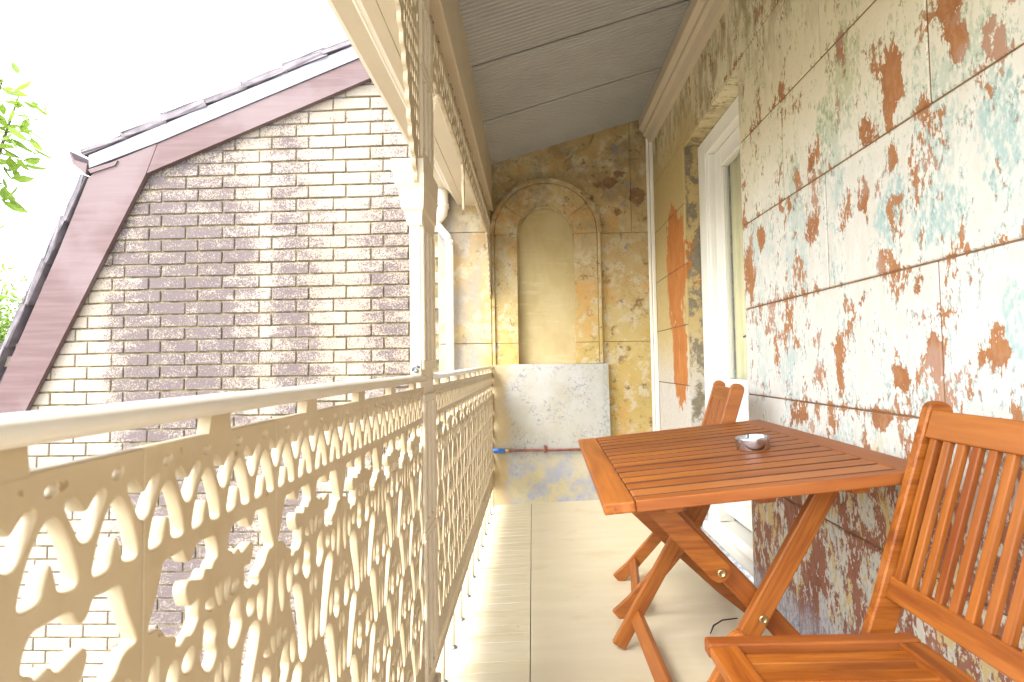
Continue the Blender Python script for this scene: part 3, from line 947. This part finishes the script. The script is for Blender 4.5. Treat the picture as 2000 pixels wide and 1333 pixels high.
lathe('bolt', [(0, 0), (.006, 0), (.006, .004), (.004, .006), (0, .006)], (0, 0, 0), 'bolt_grey', po, 12, Matrix.Translation((-.288, PY0 - .003, .937)) @ mxb)
lathe('bolt', [(0, 0), (.0055, 0), (.0055, .003), (.003, .005), (0, .005)], (0, 0, 0), 'dark_gap', po, 12, Matrix.Translation((-.281, PY0 - .008, 1.60)) @ mxb)
tube('bolt_clip', [(-.298, PY0 - .004, .938), (-.294, PY0 - .010, .946), (-.286, PY0 - .010, .949), (-.279, PY0 - .007, .945)], .0035, 'bolt_grey', po, 8)

# ------------------------------------------------------------------ lace frieze under the beam
def frieze_loops(L):
    n = int(round(L / .1))
    d = L / n
    out = [(0, 1.800)]
    for i in range(n):
        x = i * d
        out += [(x + d * .15, 1.792), (x + d * .32, 1.800), (x + d * .5, 1.786), (x + d * .68, 1.800), (x + d * .85, 1.792)]
    out += [(L, 1.800), (L, 1.945)]
    top = []
    for i in range(n):
        x = L - i * d
        top += [(x - d * .3, 1.945), (x - d * .38, 1.968), (x - d * .5, 1.974), (x - d * .62, 1.968), (x - d * .7, 1.945)]
    out += top + [(0, 1.945)]
    hs_ = []
    for i in range(n):
        x = (i + .5) * d
        for s in (-1, 1):
            hs_.append([(x + s * .006, 1.835), (x + s * .004, 1.862), (x + s * .012, 1.872), (x + s * .018, 1.858), (x + s * .012, 1.838)][::s])
            hs_.append([(x + s * .022, 1.812), (x + s * .026, 1.834), (x + s * .040, 1.846), (x + s * .044, 1.822), (x + s * .034, 1.812)][::s])
            hs_.append([(x + s * .008, 1.885), (x + s * .010, 1.912), (x + s * .020, 1.930), (x + s * .040, 1.932), (x + s * .044, 1.905), (x + s * .034, 1.862), (x + s * .026, 1.868), (x + s * .028, 1.895)][::s])
        hs_.append([(x - .005, 1.812), (x, 1.824), (x + .005, 1.812), (x, 1.806)])
        hs_.append([(x - .004, 1.955), (x, 1.960), (x + .004, 1.955), (x, 1.950)])
    return [out] + [chaikin(h, 2) for h in hs_]
def bracket_loops(pts, holes):
    return [pts] + [chaikin(h, 2) for h in holes]
def put_lace(name, loops, y, parent, flip=False, x=XLC):
    me = sheet_mesh(name, loops, .010, 'lace_paint')
    o = bpy.data.objects.new(name, me)
    o.matrix_world = Matrix.Translation((x, y, 0)) @ LACE_MX @ (Matrix.Diagonal((-1, 1, -1, 1)) if flip else Matrix.Identity(4))
    return link(o, parent)
def scallop(P, amp, n):
    Q = []
    for a, b in zip(P, P[1:]):
        a, b = Vector(a), Vector(b)
        nr = Vector((-(b - a).y, (b - a).x)).normalized()
        m = max(2, int((b - a).length / n))
        for i in range(m):
            t = i / m
            q = a.lerp(b, t)
            Q += [tuple(q), tuple(a.lerp(b, (i + .25) / m) + nr * amp), tuple(a.lerp(b, (i + .5) / m) + nr * amp * 1.3), tuple(a.lerp(b, (i + .8) / m) + nr * amp * .6)]
    Q.append(tuple(P[-1]))
    return Q
# bracket in local coords: post side at 0, spreading to +x, top at 1.8
def bracket(depth, zbot, ztop, w):
    hyp = [(.012, zbot), (.020 + w * .28, zbot + (ztop - zbot) * .30), (w * .52, zbot + (ztop - zbot) * .58), (w * .78, zbot + (ztop - zbot) * .84), (w, ztop)]
    edge_ = scallop(hyp, -.009, .035)
    out = [(0, zbot - .02)] + edge_ + [(0, ztop)]
    hs_ = []
    rg = random.Random(11)
    nz = int((ztop - zbot) / .042)
    for i in range(nz):
        z = zbot + .03 + i * .042
        t = (z - zbot) / (ztop - zbot)
        wmax = .014 + w * (t ** 1.25) * .86
        x = .008
        while x + .020 < wmax:
            ww = rg.uniform(.010, .017)
            hh = rg.uniform(.024, .034)
            sk = rg.uniform(-.004, .004)
            hs_.append([(x, z), (x + sk + .001, z + hh), (x + ww * .7 + sk, z + hh + .002), (x + ww, z + hh * .5), (x + ww * .75, z - .002)])
            x += ww + rg.uniform(.006, .010)
    return bracket_loops(out, hs_)
lf = empty('lace_frieze', (XLC, 2.7, 1.8), 'cream lace frieze with pendant under the verandah beam, from post to niche wall', 'frieze', 'cast-iron lace friezes')
L1 = YE - .035 - (PY1 - .004)
put_lace('lace_band', frieze_loops(L1), PY1 - .004, lf)
box('band_rail', (XLC - .008, XLC + .008), (PY1 - .003, YE - .036), (1.7925, 1.8025), 'lace_paint', lf, bev=.002)
put_lace('bracket', bracket(.0, 1.665, 1.795, .16), PY1 - .004, lf)
put_lace('bracket', bracket(.0, 1.42, 1.795, .30), YE - .035, lf, True)
pend = [(-.03, 1.795), (-.022, 1.76), (-.010, 1.745), (-.014, 1.72), (-.026, 1.70), (-.018, 1.67), (-.010, 1.64), (-.004, 1.61), (0, 1.595), (.004, 1.61), (.012, 1.64), (.020, 1.67), (.026, 1.70), (.014, 1.72), (.010, 1.745), (.022, 1.76), (.03, 1.795)]
put_lace('pendant', [pend, [(-.006, 1.70), (0, 1.68), (.006, 1.70), (0, 1.715)]], 2.34, lf)
for i in range(int(L1 / .1)):
    yb_ = PY1 + .05 + i * .1009
    if i % 3 != 2:
        lathe('screw', [(0, 0), (.0035, 0), (.0035, .002), (0, .003)], (0, 0, 0), 'dark_gap', lf, 8, Matrix.Translation((XLC + .0045, yb_, 1.957)) @ Matrix.Rotation(R(90), 4, 'Y'))
ln = empty('lace_frieze', (XLC, .5, 1.8), 'cream lace frieze and bracket running from the post towards its open end', 'frieze', 'cast-iron lace friezes')
L2 = PY0 - Y0 - .05
put_lace('lace_band', frieze_loops(L2), PY0 - L2 - .002, ln)
put_lace('bracket', bracket(.0, 1.40, 1.795, .25), PY0 - .002, ln, True)
box('band_rail', (XLC - .008, XLC + .008), (PY0 - L2, PY0 - .003), (1.7925, 1.8025), 'lace_paint', ln, bev=.002)

# ------------------------------------------------------------------ neighbour's brick house
bh = empty('brick_house', (-3, 4.2, -3.4), "neighbouring cream and brown brick gable with red timber bargeboards and tiled mansard roof", 'house')
YB = 3.95
BP, CH = .2705, .09116
gable = [(-.55, 3.30), (-1.136, 3.075), (-2.80, 2.425), (-3.72, .62), (-4.6, -1.1), (-4.6, -3.4), (-.55, -3.4)]
gw = prism('gable_wall', gable, YB + .010, YB + .25, 'mortar', bh)
def brick_mesh(seed, wd=None):
    rg = random.Random(seed)
    bm = box_bm((wd or BP) - .0105, .06, CH - .0115, 0)
    es = [e for e in bm.edges if any(v.co.y < 0 for v in e.verts)]
    bmesh.ops.bevel(bm, geom=es, offset=.004, segments=1, affect='EDGES')
    for v in bm.verts:
        if v.co.y < 0:
            v.co.x += rg.uniform(-.0012, .0012)
            v.co.z += rg.uniform(-.0013, .0013)
            v.co.y += rg.uniform(-.0010, .0010)
    me = bpy.data.meshes.new('brick')
    bm.to_mesh(me)
    bm.free()
    me.materials.append(MAT['brick'])
    return me
bms = [brick_mesh(i) for i in range(6)]
def inside(x, z):
    # upper slope, steep slope
    up_ = z < 3.040 + (x + 1.136) * .3945 + .045
    st_ = (x + 2.761) > (z - 2.362) * (.880 / 1.735) - .20 or z > 2.362
    return up_ and st_ and -4.7 < x < -.55
cand = []
for rI in range(-54, 22):
    zc = 1.526 + CH * (rI + .5)
    offx = -3.031 + BP / 2 + (.091 if rI % 2 == 1 else 0.)
    for q in range(-8, 12):
        x = offx + q * BP
        if inside(x + (.10 if zc < 2.45 else 0), zc) and x < -.50:
            cand.append((zc, x))
def shown(c):
    zc, x = c
    px = 1000 + F_PX * (x / YB) + 40
    lim = .91 if px < 800 else .2
    return zc > .80
main = [c for c in cand if shown(c)]
main.sort(key=lambda c: (-c[0]))
rest = [c for c in cand if not shown(c)]
extra = rest[:max(0, 300 - len(main))]
rest = [c for c in rest if c not in extra]
main = (main + extra)
rest += main[300:]
main = main[:300]
def bmx(c):
    zc, x = c
    rr = random.Random(int(zc * 1e4) * 7919 + int(x * 1e4))
    return Matrix.Translation((x, YB + .030 + rr.uniform(-.0025, .0015), zc + rr.uniform(-.0012, .0012))) @ Matrix.Rotation(rr.uniform(-.006, .006), 4, 'Y')
for i, c in enumerate(main):
    o = bpy.data.objects.new('brick', bms[i % 6])
    o.matrix_world = bmx(c)
    link(o, gw)
bm = bmesh.new()
for i, c in enumerate(rest):
    n0 = len(bm.verts)
    bm.from_mesh(bms[i % 6])
    bm.verts.ensure_lookup_table()
    bmesh.ops.transform(bm, matrix=bmx(c), verts=bm.verts[n0:])
lb = from_bm('brickwork', bm, 'brick', gw)
lb['kind'] = 'stuff'
# barge boards (outlines on the gable plane)
YBB = YB - .045
prism('barge_board', [(-.60, 3.215), (-2.752, 2.365), (-2.672, 2.580), (-.60, 3.384)], YBB, YBB + .035, 'red_timber', bh)
def timber(name, p0, p1, wd, y0, y1):
    return bar(name, (p0[0], (y0 + y1) / 2, p0[1]), (p1[0], (y0 + y1) / 2, p1[1]), wd, y1 - y0, (0, -1, 0), 'red_timber', bh, .004)
prism('steep_board', [(-2.757, 2.362), (-2.676, 2.578), (-3.10, 2.42), (-3.185, 2.335), (-3.40, 1.80), (-3.845, .78), (-4.8, -1.45), (-4.45, -1.05), (-3.641, .627)], YBB - .002, YBB + .034, 'red_timber', bh)
prism('verge_strip', [(-.60, 3.3885), (-2.665, 2.588), (-3.175, 2.412), (-3.178, 2.505), (-.60, 3.490)], YBB - .008, YBB + .04, 'white_verge', bh)
prism('eaves_block', [(-3.18, 2.40), (-2.96, 2.46), (-2.98, 2.425), (-3.16, 2.372)], YBB - .012, YBB + .03, 'red_timber', bh)
gtr = prism_bm([(-3.190, 2.36), (-3.235, 2.40), (-3.285, 2.44), (-3.318, 2.535), (-3.305, 2.535), (-3.275, 2.47), (-3.18, 2.44)], YBB - .02, YBB + 4, 'xzy')
from_bm('gutter', gtr, 'red_timber', bh)
# roof planes and the tiles along the verge
prism('roof', [(-.60, 3.47), (-3.17, 2.49), (-3.20, 2.30), (-4.95, -1.45), (-4.7, -1.5), (-3.0, 2.2), (-.60, 3.2)], YBB + .05, YBB + 4, 'tile', bh)
def tile(p, d, L, th, seed):
    rg = random.Random(seed)
    d = Vector((d[0], 0, d[1])).normalized()
    nn = Vector((-d.z, 0, d.x))
    if nn.z < 0 and abs(nn.z) > .2:
        nn = -nn
    bm = box_bm(L, .35, th, .006)
    bmesh.ops.subdivide_edges(bm, edges=bm.edges[:], cuts=2)
    for v in bm.verts:
        v.co += Vector((rg.uniform(-.006, .006), rg.uniform(-.008, .004), rg.uniform(-.006, .006)))
    c = Vector((p[0], YBB + .16, p[1])) + nn * th * .4
    o = from_bm('roof_tile', bm, 'tile', bh, frame(c, d, nn.cross(d), nn) @ Matrix.Rotation(rg.uniform(.03, .06), 4, 'Y'))
for i in range(9):
    t = i * .315
    tile((-3.06 + t * .934, 2.565 + t * .3565), (.934, .3565), .345, .042 + .012 * (i % 3), i)
for i in range(12):
    t = i * .33
    tile((-3.27 - t * .4226, 2.19 - t * .906), (-.4226, -.906), .36, .040, 40 + i)

# ------------------------------------------------------------------ folding table
WD = 'wood'
TM = Matrix.Translation((.133, 1.113, .675)) @ Matrix.Rotation(-.028, 4, 'Z') @ Matrix.Rotation(-.104, 4, 'Y') @ Matrix.Rotation(.003, 4, 'X')
ft_ = empty('folding_table', (.45, 1.55, fz(.45)), 'orange slatted folding wooden table holding the ashtray', 'table')
TA, TB, TH = .637, .916, .023
def tl(x, y, z):
    return TM @ Vector((x, y, z))
TNZ = TM.to_3x3() @ Vector((0, 0, 1))
def tbar(name, a, b, wd, th=TH, zc=-.0115, bev=.0022):
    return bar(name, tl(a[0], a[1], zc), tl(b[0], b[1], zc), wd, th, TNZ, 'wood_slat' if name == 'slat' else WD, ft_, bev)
RW = .062
for xx in (RW / 2, TA - RW / 2):
    prof = chaikin([(-TB / 2, -RW / 2), (TB / 2, -RW / 2), (TB / 2, RW / 2), (-TB / 2, RW / 2)], 0)
    tbar('side_rail', (xx, 0), (xx, TB), RW, TH, -.0115, .006 if False else .004)
ns = 14
e0 = .034
pit = (TB - 2 * e0) / ns
for yy in (e0 / 2, TB - e0 / 2):
    tbar('end_rail', (RW + .001, yy), (TA - RW - .001, yy), e0 - .0025, TH, -.0115)
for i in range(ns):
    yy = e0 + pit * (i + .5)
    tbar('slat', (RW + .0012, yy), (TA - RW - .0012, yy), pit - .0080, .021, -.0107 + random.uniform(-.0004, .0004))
for xx in (.14, .32, .50):
    tbar('batten', (xx, .03), (xx, TB - .03), .035, .018, -.030)
UY = Vector((0, 1, 0))
def leg(name, a, b, yc, wd=.045, th=.022):
    return bar(name, (a[0], yc, a[1]), (b[0], yc, b[1]), wd, th, UY, WD, ft_, .004)
for yc, s in ((1.250, 1), (1.868, -1)):
    leg('leg', (.652, .712), (.262, fz(.262) + .012), yc)                         # falls towards the railing
    leg('leg', (.250, .672), (.808, fz(.808) + .012), yc + s * .025)              # falls towards the wall
    # short brace with a rounded end, bolted on the face of the second leg
    a, b = Vector((.232, 0, .668)), Vector((.392, 0, .500))
    ex = (b - a).normalized()
    nn = Vector((-ex.z, 0, ex.x))
    hw_ = .0235
    out = [(a + nn * hw_), (b + nn * hw_)] + [b + nn * hw_ * math.cos(t) + ex * hw_ * math.sin(t) for t in [math.pi * j / 10 for j in range(1, 10)]] + [b - nn * hw_, a - nn * hw_]
    prism('brace', [(q.x, q.z) for q in out], yc - .011, yc + .0115, WD, ft_, 'xzy')
    for (bx, bz) in ((.397, .496), (.482, .399)):
        lathe('bolt', [(0, 0), (.0095, 0), (.0095, .0015), (.006, .003), (.005, .001), (0, .001)], (0, 0, 0), 'brass', ft_, 16, Matrix.Translation((bx, yc - .011 if s > 0 else yc + .011, bz)) @ Matrix.Rotation(R(90 * s), 4, 'X'))
bar('stretcher', (.322, 1.255, .130), (.322, 1.862, .130), .044, .020, (.87, 0, -.49), WD, ft_, .003)
bar('stretcher', (.745, 1.275, .128), (.745, 1.845, .128), .044, .020, (.73, 0, .68), WD, ft_, .003)
for yc in (1.250, 1.868):
    for bx in (.254, .648):
        lathe('pivot_cap', [(0, 0), (.006, 0), (.005, .004), (0, .005)], (0, 0, 0), 'copper', ft_, 12, Matrix.Translation((bx, yc - .0115, .655 + .104 * (bx - .133))) @ Matrix.Rotation(R(90), 4, 'X'))

ash_n = TM.to_3x3() @ Vector((0, 0, 1))
ac = Vector((.566, 1.487, .7215))
amx = TM.copy()
amx.translation = ac - ash_n * .0015
ash = empty('ashtray', ac, 'small round brushed steel ashtray on the table', 'ashtray')
lathe('bowl', [(0, .003), (.037, .003), (.0388, .006), (.0388, .032), (.0395, .0335), (.0402, .0325), (.0404, .030), (.0404, .004), (.0385, .0), (0, .0)], (0, 0, 0), 'steel', ash, 48, amx)
for t in (205, 325, 85):
    d = Vector((math.cos(R(t)), math.sin(R(t)), 0))
    q = amx @ (d * .0390 + Vector((0, 0, .0275)))
    box('notch', (q.x - .0035, q.x + .0035), (q.y - .004, q.y + .004), (q.z - .005, q.z + .006), 'bolt_grey', ash, bev=.001)

# ------------------------------------------------------------------ folding chairs (backs to the house wall)
def make_chair(yc, label):
    ch = empty('folding_chair', (.5, yc, fz(.5)), label, 'chair', 'orange slatted folding chairs')
    def path_poly(path, wd, r0=True):
        pts = [Vector((x, z)) for x, z in path]
        Lf, Rt = [], []
        for i, q in enumerate(pts):
            d = (pts[min(i + 1, len(pts) - 1)] - pts[max(i - 1, 0)]).normalized()
            n = Vector((-d.y, d.x))
            Lf.append(q + n * wd / 2)
            Rt.append(q - n * wd / 2)
        cap_ = []
        d = (pts[0] - pts[1]).normalized()
        n = Vector((-d.y, d.x))
        for j in range(1, 8):
            t = math.pi * j / 8
            cap_.append(pts[0] + n * math.cos(t) * wd / 2 + d * math.sin(t) * wd / 2 * .8)
        return [tuple(q) for q in Lf] + [tuple(q) for q in Rt[::-1]] + [tuple(q) for q in cap_]
    long_ = [(.752, .850), (.728, .77), (.700, .68), (.672, .59), (.645, .50), (.620, .43), (.590, .365), (.545, .295), (.49, .225), (.43, .155), (.37, .085), (.315, fz(.31) + .006)]
    short = [(.362, .440), (.45, .358), (.56, .255), (.68, .148), (.790, fz(.79) + .014)]
    for s in (-1, 1):
        prism('back_leg', path_poly(long_, .047), yc + s * .176 - .011, yc + s * .176 + .011, WD, ch, 'xzy', bev=.003)
        prism('front_leg', path_poly(short, .042), yc + s * .152 - .010, yc + s * .152 + .010, WD, ch, 'xzy', bev=.003)
        bar('seat_rail', (.300, yc + s * .128, .442), (.665, yc + s * .128, .450), .030, .026, (0, 0, 1), WD, ch, .004)
    def cross(name, x, z, wd, th, nrm, half, m=WD, bev=.003):
        return bar(name, (x, yc - half, z), (x, yc + half, z), wd, th, nrm, m, ch, bev)
    bn = Vector((-.955, 0, .297))              # normal of the back
    cross('top_rail', .735, .826, .052, .020, bn, .164)
    cross('bottom_rail', .650, .532, .040, .020, bn, .164)
    for i in range(10):
        yy = yc - .150 + .300 * i / 9
        bar('back_slat', (.732, yy, .812), (.652, yy, .545), .0165, .011, bn, WD, ch, .002)
    cross('front_rail', .326, .443, .050, .020, (-.1, 0, 1), .1125)
    cross('rear_rail', .645, .450, .042, .020, (0, 0, 1), .1125)
    for i in range(4):
        yy = yc - .084 + .168 * i / 3
        bar('seat_slat', (.345, yy, .434), (.632, yy, .441), .031, .022, (0, 0, 1), WD, ch, .002)
    cross('stretcher', .385, .112, .034, .018, (.72, 0, -.69), .166)
    cross('stretcher', .735, .110, .030, .018, (.66, 0, .75), .143)
    for s in (-1, 1):
        lathe('bolt', [(0, 0), (.008, 0), (.007, .003), (0, .004)], (0, 0, 0), 'brass', ch, 14, Matrix.Translation((.515, yc + s * .187, .262)) @ Matrix.Rotation(R(-90 * s), 4, 'X'))
    return ch
make_chair(.905, 'orange folding chair with its wide slatted back beside the wall, seat open to view')
fc = make_chair(2.240, 'orange folding chair half hidden behind the table, beside the white door')

fc.rotation_euler.z = R(-8.5)
tw = tube('twig', [(.575, 1.93, .046), (.60, 1.975, .052), (.64, 2.01, .054), (.70, 2.03, .052)], [.002, .003, .0025, .0018], 'twig', None, 6)
tag(tw, 'short dark twig lying on the cream floor under the table', 'twig')

# ------------------------------------------------------------------ trees
def tree(name, label, base, trunk_top, centre, rad, nleaf, lsize, mat, seed, limbs, drop=.0):
    rg = random.Random(seed)
    t = empty(name, base, label, 'tree', 'trees beside the brick house')
    base, trunk_top, centre = Vector(base), Vector(trunk_top), Vector(centre)
    mid = base.lerp(trunk_top, .5) + Vector((.15, .1, 0))
    tube('trunk', [base, mid, trunk_top], [.16, .12, .08], 'bark', t, 10)
    tips = []
    for i in range(limbs):
        d = Vector((rg.gauss(0, 1), rg.gauss(0, 1), rg.gauss(.2, .8))).normalized()
        tip = centre + Vector((d.x * rad[0], d.y * rad[1], d.z * rad[2])) * rg.uniform(.55, .98)
        m = trunk_top.lerp(tip, .5) + Vector((rg.uniform(-.1, .1), rg.uniform(-.1, .1), .12))
        tube('limb', [trunk_top.lerp(base, .05 * rg.random()), m, tip], [.045, .022, .006], 'bark', t, 6)
        tips.append((m, tip))
    vs, fs = [], []
    for i in range(nleaf):
        m, tip = rg.choice(tips)
        s = rg.random() ** .6
        c = m.lerp(tip, s) + Vector((rg.gauss(0, .09), rg.gauss(0, .09), rg.gauss(0, .08))) * (rad[0] * 1.5)
        d = Vector((rg.gauss(0, 1), rg.gauss(0, 1), rg.gauss(-.45, .5))).normalized()
        sd_ = d.cross(Vector((rg.gauss(0, .5), rg.gauss(0, .5), 1))).normalized()
        nn = d.cross(sd_)
        L = lsize * rg.uniform(.65, 1.2)
        W = L * rg.uniform(.15, .21)
        k0 = len(vs)
        for (a, b, cc) in ((0, 0, 0), (.3, W, .02), (.68, W * .8, -.01), (1, 0, -.10), (.68, -W * .8, -.01), (.3, -W, .02)):
            vs.append(tuple(c + d * (a * L) + sd_ * b + nn * (cc * L)))
        fs += [(k0, k0 + 1, k0 + 2, k0 + 3), (k0, k0 + 3, k0 + 4, k0 + 5)]
    me = bpy.data.meshes.new('crown')
    me.from_pydata(vs, [], fs)
    me.materials.append(MAT[mat])
    o = bpy.data.objects.new('crown', me)
    link(o, t)
    return t
tree('broadleaf_tree', 'tree with long drooping bright leaves rising above the gutter of the brick house', (-6.3, 5.6, -3.4), (-6.0, 5.4, 1.6), (-5.55, 5.0, 3.48), (.98, 1.0, .52), 900, .20, 'leaf_bright', 5, 26)
tree('round_tree', 'dense round green tree low behind the steep bargeboard', (-9.6, 9.4, -3.4), (-9.5, 9.3, .2), (-9.0, 9.0, 0.8), (2.1, 1.6, 2.2), 22000, .13, 'leaf_dark', 9, 60)
